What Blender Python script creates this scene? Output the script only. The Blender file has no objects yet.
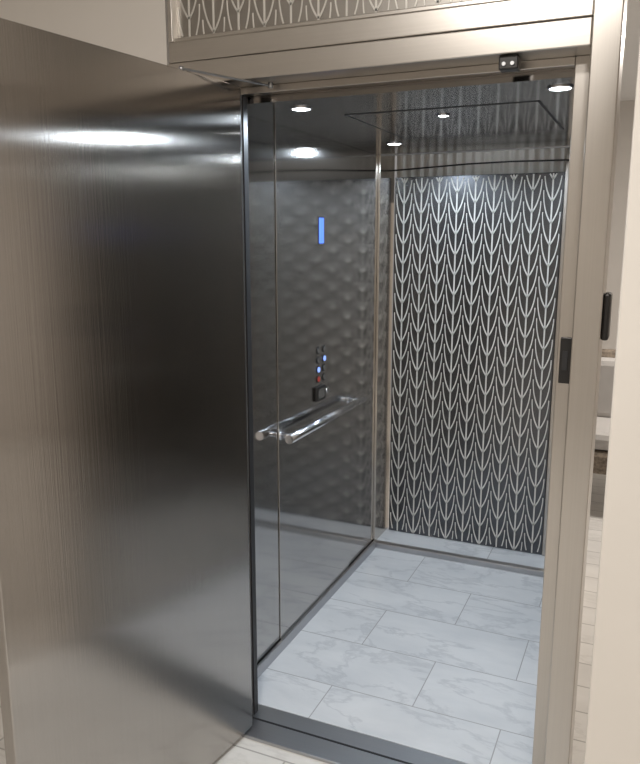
import bpy, bmesh, math
from mathutils import Vector, Matrix
sc = bpy.context.scene
sc.view_settings.view_transform = 'Standard'
sc.view_settings.look = 'None'
sc.view_settings.exposure = 0.0

# ---------------------------------------------------------------- materials
def new_mat(name):
    m = bpy.data.materials.new(name); m.use_nodes = True
    nt = m.node_tree
    return m, nt, nt.nodes['Principled BSDF']

def plain(name, col, rough=0.5, metal=0.0, emit=None, es=0.0, noise=0.04, nscale=12):
    m, nt, b = new_mat(name)
    b.inputs['Roughness'].default_value = rough
    b.inputs['Metallic'].default_value = metal
    tc = nt.nodes.new('ShaderNodeTexCoord'); n = nt.nodes.new('ShaderNodeTexNoise')
    n.inputs['Scale'].default_value = nscale; n.inputs['Detail'].default_value = 4
    nt.links.new(tc.outputs['Object'], n.inputs['Vector'])
    r = nt.nodes.new('ShaderNodeValToRGB')
    r.color_ramp.elements[0].position = 0.3; r.color_ramp.elements[1].position = 0.7
    r.color_ramp.elements[0].color = (*[c*(1-noise) for c in col], 1)
    r.color_ramp.elements[1].color = (*[min(1, c*(1+noise)) for c in col], 1)
    nt.links.new(n.outputs['Fac'], r.inputs['Fac']); nt.links.new(r.outputs['Color'], b.inputs['Base Color'])
    if emit:
        b.inputs['Emission Color'].default_value = (*emit, 1); b.inputs['Emission Strength'].default_value = es
    return m

def brushed(name, col, rough=0.25, aniso=0.7, grain=(260, 260, 2), var=0.03, tangent=(1, 1, 0), bump=0.0):
    m, nt, b = new_mat(name)
    b.inputs['Metallic'].default_value = 1.0
    b.inputs['Anisotropic'].default_value = aniso
    if aniso > 0:
        tv = nt.nodes.new('ShaderNodeCombineXYZ')
        for i in range(3): tv.inputs[i].default_value = tangent[i]
        nt.links.new(tv.outputs[0], b.inputs['Tangent'])
    tc = nt.nodes.new('ShaderNodeTexCoord'); mp = nt.nodes.new('ShaderNodeMapping')
    mp.inputs['Scale'].default_value = grain
    nt.links.new(tc.outputs['Object'], mp.inputs['Vector'])
    n = nt.nodes.new('ShaderNodeTexNoise'); n.inputs['Scale'].default_value = 1; n.inputs['Detail'].default_value = 3
    nt.links.new(mp.outputs[0], n.inputs['Vector'])
    r = nt.nodes.new('ShaderNodeValToRGB')
    r.color_ramp.elements[0].position = 0.25; r.color_ramp.elements[1].position = 0.75
    r.color_ramp.elements[0].color = (*[c*(1-var) for c in col], 1)
    r.color_ramp.elements[1].color = (*[min(1, c*(1+var)) for c in col], 1)
    nt.links.new(n.outputs['Fac'], r.inputs['Fac']); nt.links.new(r.outputs['Color'], b.inputs['Base Color'])
    mr = nt.nodes.new('ShaderNodeMapRange')
    mr.inputs['To Min'].default_value = rough*0.96; mr.inputs['To Max'].default_value = rough*1.04
    nt.links.new(n.outputs['Fac'], mr.inputs['Value']); nt.links.new(mr.outputs[0], b.inputs['Roughness'])
    if bump > 0:
        bp = nt.nodes.new('ShaderNodeBump'); bp.inputs['Strength'].default_value = 1.0
        bp.inputs['Distance'].default_value = bump
        nt.links.new(n.outputs['Fac'], bp.inputs['Height']); nt.links.new(bp.outputs[0], b.inputs['Normal'])
    return m

def tile(name, c1, c2, vein, mortar, bw, rh, rough, off=(0, 0, 0), msize=0.003, vs=0.3):
    m, nt, b = new_mat(name)
    tc = nt.nodes.new('ShaderNodeTexCoord'); mp = nt.nodes.new('ShaderNodeMapping')
    mp.inputs['Location'].default_value = off
    nt.links.new(tc.outputs['Object'], mp.inputs['Vector'])
    br = nt.nodes.new('ShaderNodeTexBrick')
    br.inputs['Scale'].default_value = 1; br.inputs['Brick Width'].default_value = bw
    br.inputs['Row Height'].default_value = rh; br.inputs['Mortar Size'].default_value = msize
    br.inputs['Mortar Smooth'].default_value = 0.1
    br.inputs['Color1'].default_value = (0, 0, 0, 1); br.inputs['Color2'].default_value = (1, 1, 1, 1)
    br.inputs['Mortar'].default_value = (0.5, 0.5, 0.5, 1)
    nt.links.new(mp.outputs[0], br.inputs['Vector'])
    sep = nt.nodes.new('ShaderNodeVectorMath'); sep.operation = 'SCALE'; sep.inputs['Scale'].default_value = 7.3
    nt.links.new(br.outputs['Color'], sep.inputs[0])
    add = nt.nodes.new('ShaderNodeVectorMath'); add.operation = 'ADD'
    nt.links.new(tc.outputs['Object'], add.inputs[0]); nt.links.new(sep.outputs[0], add.inputs[1])
    mp2 = nt.nodes.new('ShaderNodeMapping'); mp2.inputs['Rotation'].default_value = (0, 0, 0.75)
    mp2.inputs['Scale'].default_value = (1.3, 3.0, 1)
    nt.links.new(add.outputs[0], mp2.inputs['Vector'])
    def nz(scale, dist, lo, mid, hi):
        n = nt.nodes.new('ShaderNodeTexNoise'); n.inputs['Scale'].default_value = scale
        n.inputs['Detail'].default_value = 10; n.inputs['Roughness'].default_value = 0.6; n.inputs['Distortion'].default_value = dist
        nt.links.new(mp2.outputs[0], n.inputs['Vector'])
        r = nt.nodes.new('ShaderNodeValToRGB')
        r.color_ramp.elements[0].position = lo; r.color_ramp.elements[0].color = (0, 0, 0, 1)
        r.color_ramp.elements[1].position = mid; r.color_ramp.elements[1].color = (1, 1, 1, 1)
        if hi:
            e = r.color_ramp.elements.new(hi); e.color = (0, 0, 0, 1)
        nt.links.new(n.outputs['Fac'], r.inputs['Fac']); return r
    cloud = nz(1.8, 0.3, 0.35, 0.75, None)
    thin = nz(1.3, 0.35, 0.475, 0.5, 0.525)
    m0 = nt.nodes.new('ShaderNodeMixRGB'); m0.inputs['Color1'].default_value = (*c1, 1); m0.inputs['Color2'].default_value = (*c2, 1)
    nt.links.new(cloud.outputs['Color'], m0.inputs['Fac'])
    mul = nt.nodes.new('ShaderNodeMath'); mul.operation = 'MULTIPLY'; mul.inputs[1].default_value = vs
    nt.links.new(thin.outputs['Color'], mul.inputs[0])
    mx = nt.nodes.new('ShaderNodeMixRGB'); mx.inputs['Color2'].default_value = (*vein, 1)
    nt.links.new(mul.outputs[0], mx.inputs['Fac']); nt.links.new(m0.outputs[0], mx.inputs['Color1'])
    m2 = nt.nodes.new('ShaderNodeMixRGB'); m2.inputs['Color2'].default_value = (*mortar, 1)
    nt.links.new(br.outputs['Fac'], m2.inputs['Fac']); nt.links.new(mx.outputs[0], m2.inputs['Color1'])
    nt.links.new(m2.outputs[0], b.inputs['Base Color'])
    b.inputs['Roughness'].default_value = rough
    return m

M_door = brushed('door_brushed_steel', (0.45, 0.425, 0.40), 0.135, 1.0, bump=0.00020)
M_cab = brushed('cab_brushed_steel', (0.47, 0.455, 0.44), 0.10, 0.7)
M_cab2 = brushed('cab_rear_steel', (0.58, 0.545, 0.50), 0.18, 0.7)
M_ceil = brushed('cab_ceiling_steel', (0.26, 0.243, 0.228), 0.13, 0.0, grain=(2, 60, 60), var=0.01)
M_frame = brushed('frame_brushed_steel', (0.53, 0.50, 0.465), 0.30, 0.6)
M_frameH = brushed('header_brushed_steel', (0.52, 0.49, 0.455), 0.30, 0.4, grain=(2, 260, 260))
M_sill = brushed('sill_steel', (0.45, 0.455, 0.47), 0.35, 0.2, grain=(2, 200, 200))
M_dark = plain('dark_gasket', (0.02, 0.02, 0.022), 0.5)
M_black = plain('black_metal', (0.035, 0.033, 0.032), 0.35, 0.6)
M_chrome = plain('chrome', (0.72, 0.73, 0.76), 0.18, 1.0)
M_panel = brushed('etched_panel_dark', (0.125, 0.128, 0.137), 0.26, 0.4)
M_line = plain('etched_line_polished', (0.72, 0.70, 0.665), 0.42, 0.5)
M_tpanel = brushed('transom_panel_steel', (0.34, 0.32, 0.295), 0.35, 0.3)
M_wall = plain('painted_wall_cream', (0.69, 0.65, 0.605), 0.7, noise=0.015, nscale=5)
M_wallw = plain('painted_wall_light', (0.71, 0.67, 0.62), 0.7, noise=0.015, nscale=5)
M_trim = plain('painted_trim', (0.84, 0.81, 0.77), 0.45, noise=0.01)
M_cl = plain('painted_ceiling', (0.82, 0.80, 0.77), 0.8, noise=0.01)
M_marble = tile('marble_tile_floor', (0.77, 0.79, 0.82), (0.62, 0.65, 0.69), (0.42, 0.445, 0.49), (0.40, 0.41, 0.43), 0.61, 0.305, 0.2, (0.12, 0.07, 0), 0.0020, 0.38)
M_hall = tile('hall_plank_tile_floor', (0.78, 0.76, 0.73), (0.66, 0.64, 0.61), (0.5, 0.48, 0.45), (0.42, 0.40, 0.38), 0.6, 0.16, 0.3, (0.1, 0.02, 0))
M_disp = plain('display_blue', (0.05, 0.12, 0.6), 0.3, emit=(0.10, 0.22, 1.0), es=1.3)
M_btn = plain('button_steel', (0.5, 0.5, 0.5), 0.25, 1.0)
M_btnb = plain('button_lit_blue', (0.2, 0.3, 0.7), 0.3, emit=(0.3, 0.45, 1.0), es=0.9)
M_btnr = plain('button_red', (0.4, 0.05, 0.04), 0.3, emit=(0.9, 0.1, 0.05), es=0.06)
M_lamp = plain('lamp_led', (1, 1, 1), 0.3, emit=(0.90, 0.96, 1.0), es=18)
M_lampw = plain('added_lamp_glow_warm', (1, 1, 1), 0.3, emit=(1.0, 0.92, 0.82), es=6)  # glowing lens of the added hall and far-room fixtures
M_wick = plain('wicker_brown', (0.22, 0.18, 0.14), 0.8, noise=0.4, nscale=60)
M_cush = plain('cushion_grey', (0.50, 0.48, 0.46), 0.9)
M_wood = plain('walnut_wood', (0.12, 0.065, 0.035), 0.4, noise=0.2, nscale=8)

# ---------------------------------------------------------------- helpers
def empty(name, loc=(0, 0, 0)):
    o = bpy.data.objects.new(name, None); o.location = loc; o.empty_display_size = 0.1
    sc.collection.objects.link(o); return o

def link(name, me, mat, parent=None, smooth=False):
    o = bpy.data.objects.new(name, me); sc.collection.objects.link(o)
    if mat: me.materials.append(mat)
    if parent: o.parent = parent
    if smooth:
        for p in me.polygons: p.use_smooth = True
    return o

def box(name, lo, hi, mat, parent=None, bevel=0.0):
    bm = bmesh.new(); bmesh.ops.create_cube(bm, size=1.0)
    for v in bm.verts:
        v.co = Vector([(lo[i]+hi[i])/2 + v.co[i]*(hi[i]-lo[i]) for i in range(3)])
    if bevel > 0:
        bmesh.ops.bevel(bm, geom=bm.edges[:], offset=bevel, segments=2, affect='EDGES', profile=0.5)
    me = bpy.data.meshes.new(name); bm.to_mesh(me); bm.free()
    return link(name, me, mat, parent)

def cyl(name, p0, p1, r, mat, parent=None, seg=28, r2=None):
    p0 = Vector(p0); p1 = Vector(p1); d = p1-p0
    bm = bmesh.new()
    bmesh.ops.create_cone(bm, cap_ends=True, segments=seg, radius1=r, radius2=r if r2 is None else r2, depth=d.length)
    M = Matrix.Translation((p0+p1)/2) @ d.to_track_quat('Z', 'Y').to_matrix().to_4x4()
    bmesh.ops.transform(bm, matrix=M, verts=bm.verts)
    me = bpy.data.meshes.new(name); bm.to_mesh(me); bm.free()
    o = link(name, me, mat, parent)
    for p in me.polygons: p.use_smooth = len(p.vertices) == 4
    return o

def tube(name, pts, r, mat, parent=None):
    cu = bpy.data.curves.new(name, 'CURVE'); cu.dimensions = '3D'; cu.bevel_depth = r; cu.bevel_resolution = 6; cu.use_fill_caps = True
    s = cu.splines.new('POLY'); s.points.add(len(pts)-1)
    for i, p in enumerate(pts): s.points[i].co = (*p, 1)
    o = bpy.data.objects.new(name, cu); sc.collection.objects.link(o); cu.materials.append(mat)
    if parent: o.parent = parent
    return o

def torus(name, c, R, r, mat, parent, seg=32):
    pts = [(c[0]+R*math.cos(a), c[1]+R*math.sin(a), c[2]) for a in [2*math.pi*i/seg for i in range(seg+1)]]
    return tube(name, pts, r, mat, parent)

def leaf_pattern(name, x0, x1, z0, z1, y, ncol, p, w, mat, parent, depth=0.002, rise=0.12):
    """wheat-stalk columns: a bold stem with leaves arching outward and up; neighbours half a step apart"""
    bm = bmesh.new()
    def strip(pts, ww):
        L, R, Lb, Rb = [], [], [], []
        for i, (x, z) in enumerate(pts):
            a = pts[max(i-1, 0)]; b = pts[min(i+1, len(pts)-1)]
            tx, tz = b[0]-a[0], b[1]-a[1]; l = math.hypot(tx, tz) or 1
            nx, nz = -tz/l, tx/l
            wv = ww[i]/2 if isinstance(ww, list) else ww/2
            L.append(bm.verts.new((x+nx*wv, y-depth, z+nz*wv))); R.append(bm.verts.new((x-nx*wv, y-depth, z-nz*wv)))
            Lb.append(bm.verts.new((x+nx*wv, y, z+nz*wv))); Rb.append(bm.verts.new((x-nx*wv, y, z-nz*wv)))
        for i in range(len(pts)-1):
            bm.faces.new((L[i], L[i+1], R[i+1], R[i]))
            bm.faces.new((L[i], Lb[i], Lb[i+1], L[i+1])); bm.faces.new((R[i], R[i+1], Rb[i+1], Rb[i]))
    s = (x1-x0)/ncol
    hw = s*0.44
    def emit(pts, ws):
        q = [(a, b) for a, b in zip(pts, ws) if z0 <= a[1] <= z1]
        if len(q) > 1: strip([a for a, b in q], [b for a, b in q])
    for c in range(ncol):
        xc = x0 + (c+0.5)*s
        strip([(xc, z0), (xc, z1)], w*1.3)
        z = z0 - rise + (c % 2)*p*0.5
        while z < z1:
            for sg in (-1, 1):
                pts = []; ws = []
                for k in range(17):
                    u = k/16; a = u*math.pi/2
                    pts.append((xc+sg*hw*math.sin(a), z+rise*(0.5*(1-math.cos(a))+0.5*u))); ws.append(w*(1.3-0.6*u))
                emit(pts, ws)
            z += p
    bmesh.ops.recalc_face_normals(bm, faces=bm.faces)
    me = bpy.data.meshes.new(name); bm.to_mesh(me); bm.free()
    return link(name, me, mat, parent)

# ---------------------------------------------------------------- room shell
box('floor', (-1.6, -4.5, -0.06), (4.0, 5.0, 0.0), M_hall)
box('ceiling', (-1.6, -4.5, 2.75), (4.0, 5.0, 2.85), M_cl)
box('wall_left', (-1.7, -4.5, 0), (-1.6, -0.12, 2.75), M_wall)
box('wall_back', (-1.7, -4.6, 0), (4.0, -4.5, 2.75), M_wall)
box('wall_right', (4.0, -4.6, 0), (4.1, 5.0, 2.75), M_wall)
box('wall_front', (-1.6, -0.12, 0), (-0.19, -0.02, 2.75), M_wall)
box('wall_near', (1.09, -0.6, 0), (4.0, -0.48, 2.75), M_wallw, bevel=0.004)
box('wall_far', (0.2, 5.0, 0), (4.0, 5.1, 2.75), M_wall)
box('baseboard_front', (-1.6, -0.135, 0), (-0.19, -0.12, 0.12), M_trim, bevel=0.003)

# ---------------------------------------------------------------- door frame
fr = empty('elevator_door_frame')
box('right_casing', (0.972, -0.13, 0), (1.036, 0.0, 2.75), M_frame, fr, 0.003)
box('right_inner_stop', (0.93, -0.035, 0), (0.972, 0.0, 2.05), M_frame, fr, 0.002)
box('left_casing', (-0.18, -0.13, 0), (-0.05, 0.0, 2.05), M_frame, fr, 0.003)
box('left_inner_stop', (-0.05, -0.03, 0), (0.003, 0.0, 2.05), M_sill, fr, 0.002)
box('left_gasket', (0.003, -0.03, 0), (0.008, -0.005, 2.03), M_dark, fr)
box('header_casing', (-0.18, -0.13, 2.05), (0.972, 0.0, 2.112), M_frameH, fr, 0.003)
box('header_inner_stop', (0.0, -0.035, 2.03), (0.93, 0.0, 2.05), M_frameH, fr, 0.002)
box('transom_rail', (-0.18, -0.125, 2.114), (0.972, -0.02, 2.17), M_frameH, fr, 0.003)
box('sill_plate', (-0.18, -0.135, 0.0), (1.036, 0.03, 0.012), M_sill, fr, 0.003)
box('sill_groove', (0.01, -0.05, 0.0115), (0.93, -0.043, 0.0135), M_dark, fr)
box('latch_strike', (0.937, -0.043, 1.25), (0.966, -0.034, 1.37), M_black, fr, 0.002)
box('latch_pocket', (0.944, -0.046, 1.285), (0.958, -0.042, 1.335), M_dark, fr, 0.001)
box('side_lock_box', (1.036, -0.11, 1.375), (1.054, -0.05, 1.49), M_black, fr, 0.006)
box('keeper_body', (0.762, -0.115, 2.018), (0.808, -0.075, 2.05), M_black, fr, 0.003)
cyl('keeper_roller_a', (0.775, -0.12, 2.030), (0.775, -0.112, 2.030), 0.0045, M_sill, fr)
cyl('keeper_roller_b', (0.795, -0.12, 2.030), (0.795, -0.112, 2.030), 0.0045, M_sill, fr)

tr = empty('patterned_transom_panel')
box('transom_sheet', (-0.165, -0.10, 2.17), (0.972, -0.04, 2.75), M_tpanel, tr)
box('transom_edge_left', (-0.18, -0.125, 2.17), (-0.165, -0.02, 2.75), M_frame, tr, 0.002)
box('transom_bead', (-0.165, -0.118, 2.171), (0.972, -0.10, 2.182), M_frameH, tr, 0.002)
leaf_pattern('transom_leaf_lines', -0.163, 0.967, 2.183, 2.74, -0.10, 14, 0.085, 0.004, M_line, tr, rise=0.12)

# ---------------------------------------------------------------- swing door (open)
H = Vector((0.035, -0.092)); E = Vector((-0.071, -0.965))
dr = empty('elevator_swing_door')
dv = (E-H); L = dv.length; ang = math.atan2(dv.y, dv.x)
Md = Matrix.Translation((H.x, H.y, 0)) @ Matrix.Rotation(ang, 4, 'Z')
def dbox(name, lo, hi, mat, bevel=0.0):
    o = box(name, lo, hi, mat, dr, bevel)
    o.data.transform(Md); return o
dbox('door_leaf', (0, -0.038, 0.016), (L, 0.0, 2.042), M_door, 0.0025)
dbox('door_edge_gasket', (-0.004, -0.034, 0.02), (0.0, -0.002, 2.035), M_dark)
dbox('door_pull_plate', (L-0.12, -0.043, 0.98), (L-0.06, -0.038, 1.22), M_chrome, 0.002)
o = cyl('door_pull_bar', (L-0.09, -0.085, 0.85), (L-0.09, -0.085, 1.35), 0.012, M_chrome, dr); o.data.transform(Md)
for z in (0.9, 1.3):
    o = cyl('door_pull_post', (L-0.09, -0.085, z), (L-0.09, -0.038, z), 0.008, M_chrome, dr); o.data.transform(Md)
for z in (0.25, 1.05, 1.85):
    cyl('hinge_knuckle', (0.018, -0.078, z-0.05), (0.018, -0.078, z+0.05), 0.008, M_chrome, dr)
tube('closer_arm', [(0.0, -0.33, 2.046), (0.115, -0.06, 2.042)], 0.003, M_sill, dr)
cyl('closer_pivot', (0.115, -0.06, 2.036), (0.115, -0.06, 2.05), 0.007, M_sill, dr)
cyl('closer_foot', (0.0, -0.33, 2.040), (0.0, -0.33, 2.050), 0.007, M_sill, dr)

# ---------------------------------------------------------------- cab
cab = empty('elevator_cab')
XL, XR, YB, ZC = -0.10, 0.93, 1.46, 2.01
box('cab_floor', (XL, 0.03, -0.02), (XR, YB, 0.012), M_marble, cab)
box('wall_panel_front', (XL-0.02, 0.0, 0.012), (XL, 0.3715, ZC), M_cab, cab, 0.001)
box('wall_panel_center', (XL-0.02, 0.3745, 0.012), (XL+0.004, 1.0995, ZC), M_cab, cab, 0.001)
box('wall_panel_rear', (XL-0.02, 1.1025, 0.012), (XL, YB, ZC), M_cab, cab, 0.001)
box('wall_backing', (XL-0.03, 0.0, 0.0), (XL-0.018, YB, ZC+0.02), M_dark, cab)
box('wall_panel_right', (XR, 0.0, 0.0), (XR+0.015, YB+0.25, 2.4), M_cab2, cab)
box('rear_return_left', (XL-0.02, YB+0.002, 0.0), (XL, 1.70, 2.40), M_cab2, cab, 0.002)
box('rear_corner_post', (XL, YB-0.012, 0.012), (XL+0.012, YB+0.002, ZC), M_cab2, cab, 0.002)
box('kick_strip', (XL+0.004, 0.03, 0.012), (XL+0.016, YB-0.012, 0.055), M_sill, cab, 0.002)
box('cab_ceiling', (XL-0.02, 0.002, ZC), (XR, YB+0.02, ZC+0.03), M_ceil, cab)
box('ceiling_edge_trim', (XL, YB+0.002, ZC-0.004), (XR, YB+0.022, ZC+0.03), M_sill, cab, 0.002)
box('shaft_cap', (XL-0.02, 0.0, 2.40), (XR+0.015, 1.75, 2.43), M_wall, cab)
HX0, HX1, HY0, HY1 = 0.195, 0.805, 0.295, 0.92
for nm, lo, hi in (('hatch_gap_front', (HX0, HY0), (HX1, HY0+0.011)), ('hatch_gap_back', (HX0, HY1-0.011), (HX1, HY1)),
                   ('hatch_gap_left', (HX0, HY0), (HX0+0.008, HY1)), ('hatch_gap_right', (HX1-0.008, HY0), (HX1, HY1))):
    box(nm, (*lo, ZC-0.0012), (*hi, ZC), M_dark, cab)
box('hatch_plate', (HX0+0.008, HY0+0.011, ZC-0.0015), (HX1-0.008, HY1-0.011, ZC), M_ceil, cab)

def downlight(x, y, z, e=12.0, mat=M_lamp, s=1.0, wide=178):
    d = empty('recessed_light')
    torus('trim_ring', (x, y, z-0.001), 0.031*s, 0.004, M_chrome, d)
    cyl('lens', (x, y, z-0.004), (x, y, z-0.0005), 0.027*s, mat, d)
    li = bpy.data.lights.new('led_spot', 'SPOT'); li.energy = e; li.spot_size = math.radians(wide); li.spot_blend = 0.45
    li.color = (0.75, 0.875, 1.0); li.shadow_soft_size = 0.015
    lo = bpy.data.objects.new('led_spot', li); lo.location = (x, y, z-0.022); sc.collection.objects.link(lo); lo.parent = d
for x, y in ((0.12, 0.13), (0.88, 0.12), (0.11, 1.06), (0.87, 1.06)):
    downlight(x, y, ZC)
downlight(0.487, 0.42, ZC-0.0015, 4.0, s=0.6, wide=150)
downlight(0.42, 1.52, 2.40, 1.5, wide=160)  # added lamp in the shaft cap, brightens the dim curtain above the rear door

rt = empty('rear_threshold')
box('threshold_bar', (XL, YB, 0.0), (XR, YB+0.04, 0.040), M_sill, rt, 0.004)
box('threshold_tile', (XL, YB+0.04, 0.0), (XR, 1.70, 0.034), M_marble, rt)
rd = empty('patterned_rear_door')
box('rear_door_sheet', (-0.085, 1.665, 0.036), (0.735, 1.695, 1.92), M_panel, rd, 0.002)
leaf_pattern('rear_leaf_lines', -0.08, 0.73, 0.04, 1.915, 1.665, 9, 0.10, 0.0055, M_line, rd, rise=0.15)
box('rear_door_frame', (0.737, 1.66, 0.036), (0.925, 1.70, 2.40), M_frame, rd, 0.002)
bm = bmesh.new()
N = 200; x0, x1 = XL, XR
prev = None
for i in range(N+1):
    x = x0+(x1-x0)*i/N; y = 1.735+0.014*math.sin(i*0.7)
    a = bm.verts.new((x, y, 1.80)); b = bm.verts.new((x, y, 2.40))
    if prev: bm.faces.new((prev[0], a, b, prev[1]))
    prev = (a, b)
me = bpy.data.meshes.new('pleated_curtain'); bm.to_mesh(me); bm.free()
link('pleated_curtain', me, M_wallw, None, True)
tube('curtain_rod', [(XL, 1.64, 1.952), (0.1, 1.61, 1.958), (0.3, 1.59, 1.965), (0.5, 1.585, 1.968), (0.74, 1.60, 1.966), (XR, 1.64, 1.96)], 0.004, M_black)

# handrail
hr = empty('handrail')
xr = XL+0.062; zr = 0.89
cyl('rail_bar', (xr, 0.345, zr), (xr, 1.12, zr), 0.017, M_chrome, hr)
for y in (0.395, 1.08):
    cyl('rail_bracket', (XL+0.003, y, zr), (xr, y, zr), 0.011, M_chrome, hr)
    cyl('rail_rosette', (XL+0.003, y, zr), (XL+0.010, y, zr), 0.020, M_chrome, hr)

# control panel
cp = empty('elevator_control_panel')
xp = XL+0.004
box('floor_display_bezel', (xp, 0.738, 1.595), (xp+0.002, 0.792, 1.705), M_black, cp, 0.0008)
box('floor_display_screen', (xp+0.002, 0.742, 1.60), (xp+0.003, 0.788, 1.70), M_disp, cp)
for i, (y, z, m) in enumerate([(0.735, 1.165, M_btn), (0.795, 1.165, M_btn), (0.735, 1.125, M_btn), (0.795, 1.125, M_btnb), (0.735, 1.085, M_btnb), (0.795, 1.085, M_btn), (0.735, 1.045, M_btnr), (0.795, 1.045, M_btn)]):
    cyl('button_ring', (xp, y, z), (xp+0.003, y, z), 0.016, M_black, cp)
    cyl('button_cap', (xp+0.003, y, z), (xp+0.006, y, z), 0.011, m, cp)
cyl('key_switch', (xp, 0.82, 0.985), (xp+0.01, 0.82, 0.985), 0.012, M_chrome, cp)
box('key_slot', (xp+0.0095, 0.8185, 0.978), (xp+0.011, 0.8215, 0.992), M_dark, cp)
box('phone_box', (xp, 0.70, 0.955), (xp+0.012, 0.79, 1.015), M_black, cp, 0.003)
box('phone_grille', (xp+0.012, 0.715, 0.965), (xp+0.014, 0.775, 1.005), M_btn, cp)

# ---------------------------------------------------------------- room beyond the shaft
ch = empty('wicker_armchair')
cx, cy = 1.0, 2.75
box('seat', (cx-0.35, cy-0.33, 0.26), (cx+0.35, cy+0.33, 0.40), M_wick, ch, 0.03)
box('seat_cushion', (cx-0.28, cy-0.32, 0.40), (cx+0.28, cy+0.24, 0.51), M_cush, ch, 0.04)
box('back', (cx-0.35, cy+0.22, 0.35), (cx+0.35, cy+0.33, 0.92), M_wick, ch, 0.04)
box('back_cushion', (cx-0.27, cy+0.10, 0.50), (cx+0.27, cy+0.23, 0.88), M_cush, ch, 0.04)
for sx in (-1, 1):
    box('arm', (cx+sx*0.33-0.05, cy-0.33, 0.35), (cx+sx*0.33+0.05, cy+0.30, 0.64), M_wick, ch, 0.03)
    for yy in (-0.28, 0.28):
        cyl('leg', (cx+sx*0.3, cy+yy, 0.0), (cx+sx*0.3, cy+yy, 0.27), 0.02, M_wood, ch, r2=0.03)

# ---------------------------------------------------------------- lights
def added_fixture(x, y, s, e, col):  # unseen fixtures, added to light the enclosed hall and the far room
    d = empty('added_ceiling_light')
    cyl('added_fixture_body', (x, y, 2.72), (x, y, 2.75), s*0.5+0.02, M_trim, d, 40)
    cyl('added_fixture_lens', (x, y, 2.712), (x, y, 2.72), s*0.5, M_lampw, d, 40)
    li = bpy.data.lights.new('lamp', 'AREA'); li.shape = 'DISK'; li.size = s; li.energy = e; li.color = col
    lo = bpy.data.objects.new('lamp', li); lo.location = (x, y, 2.70); sc.collection.objects.link(lo); lo.parent = d
added_fixture(1.6, -3.2, 0.5, 43, (1.0, 0.955, 0.90))
added_fixture(0.6, -1.6, 0.4, 22, (1.0, 0.955, 0.90))
added_fixture(2.0, 2.4, 0.5, 60, (1.0, 0.93, 0.86))

w = bpy.data.worlds.new('World'); sc.world = w; w.use_nodes = True
w.node_tree.nodes['Background'].inputs[0].default_value = (0.9, 0.87, 0.84, 1)
w.node_tree.nodes['Background'].inputs[1].default_value = 0.3

# ---------------------------------------------------------------- camera
cd = bpy.data.cameras.new('camera'); cam = bpy.data.objects.new('camera', cd); sc.collection.objects.link(cam)
cd.sensor_fit = 'VERTICAL'; cd.sensor_height = 24.0; cd.lens = 24.0*740/764; cd.clip_start = 0.02
cam.location = (1.14, -2.02, 1.62)
cam.rotation_mode = 'XYZ'
cam.rotation_euler = (math.radians(90-11.0), 0, math.radians(24.0))
sc.camera = cam
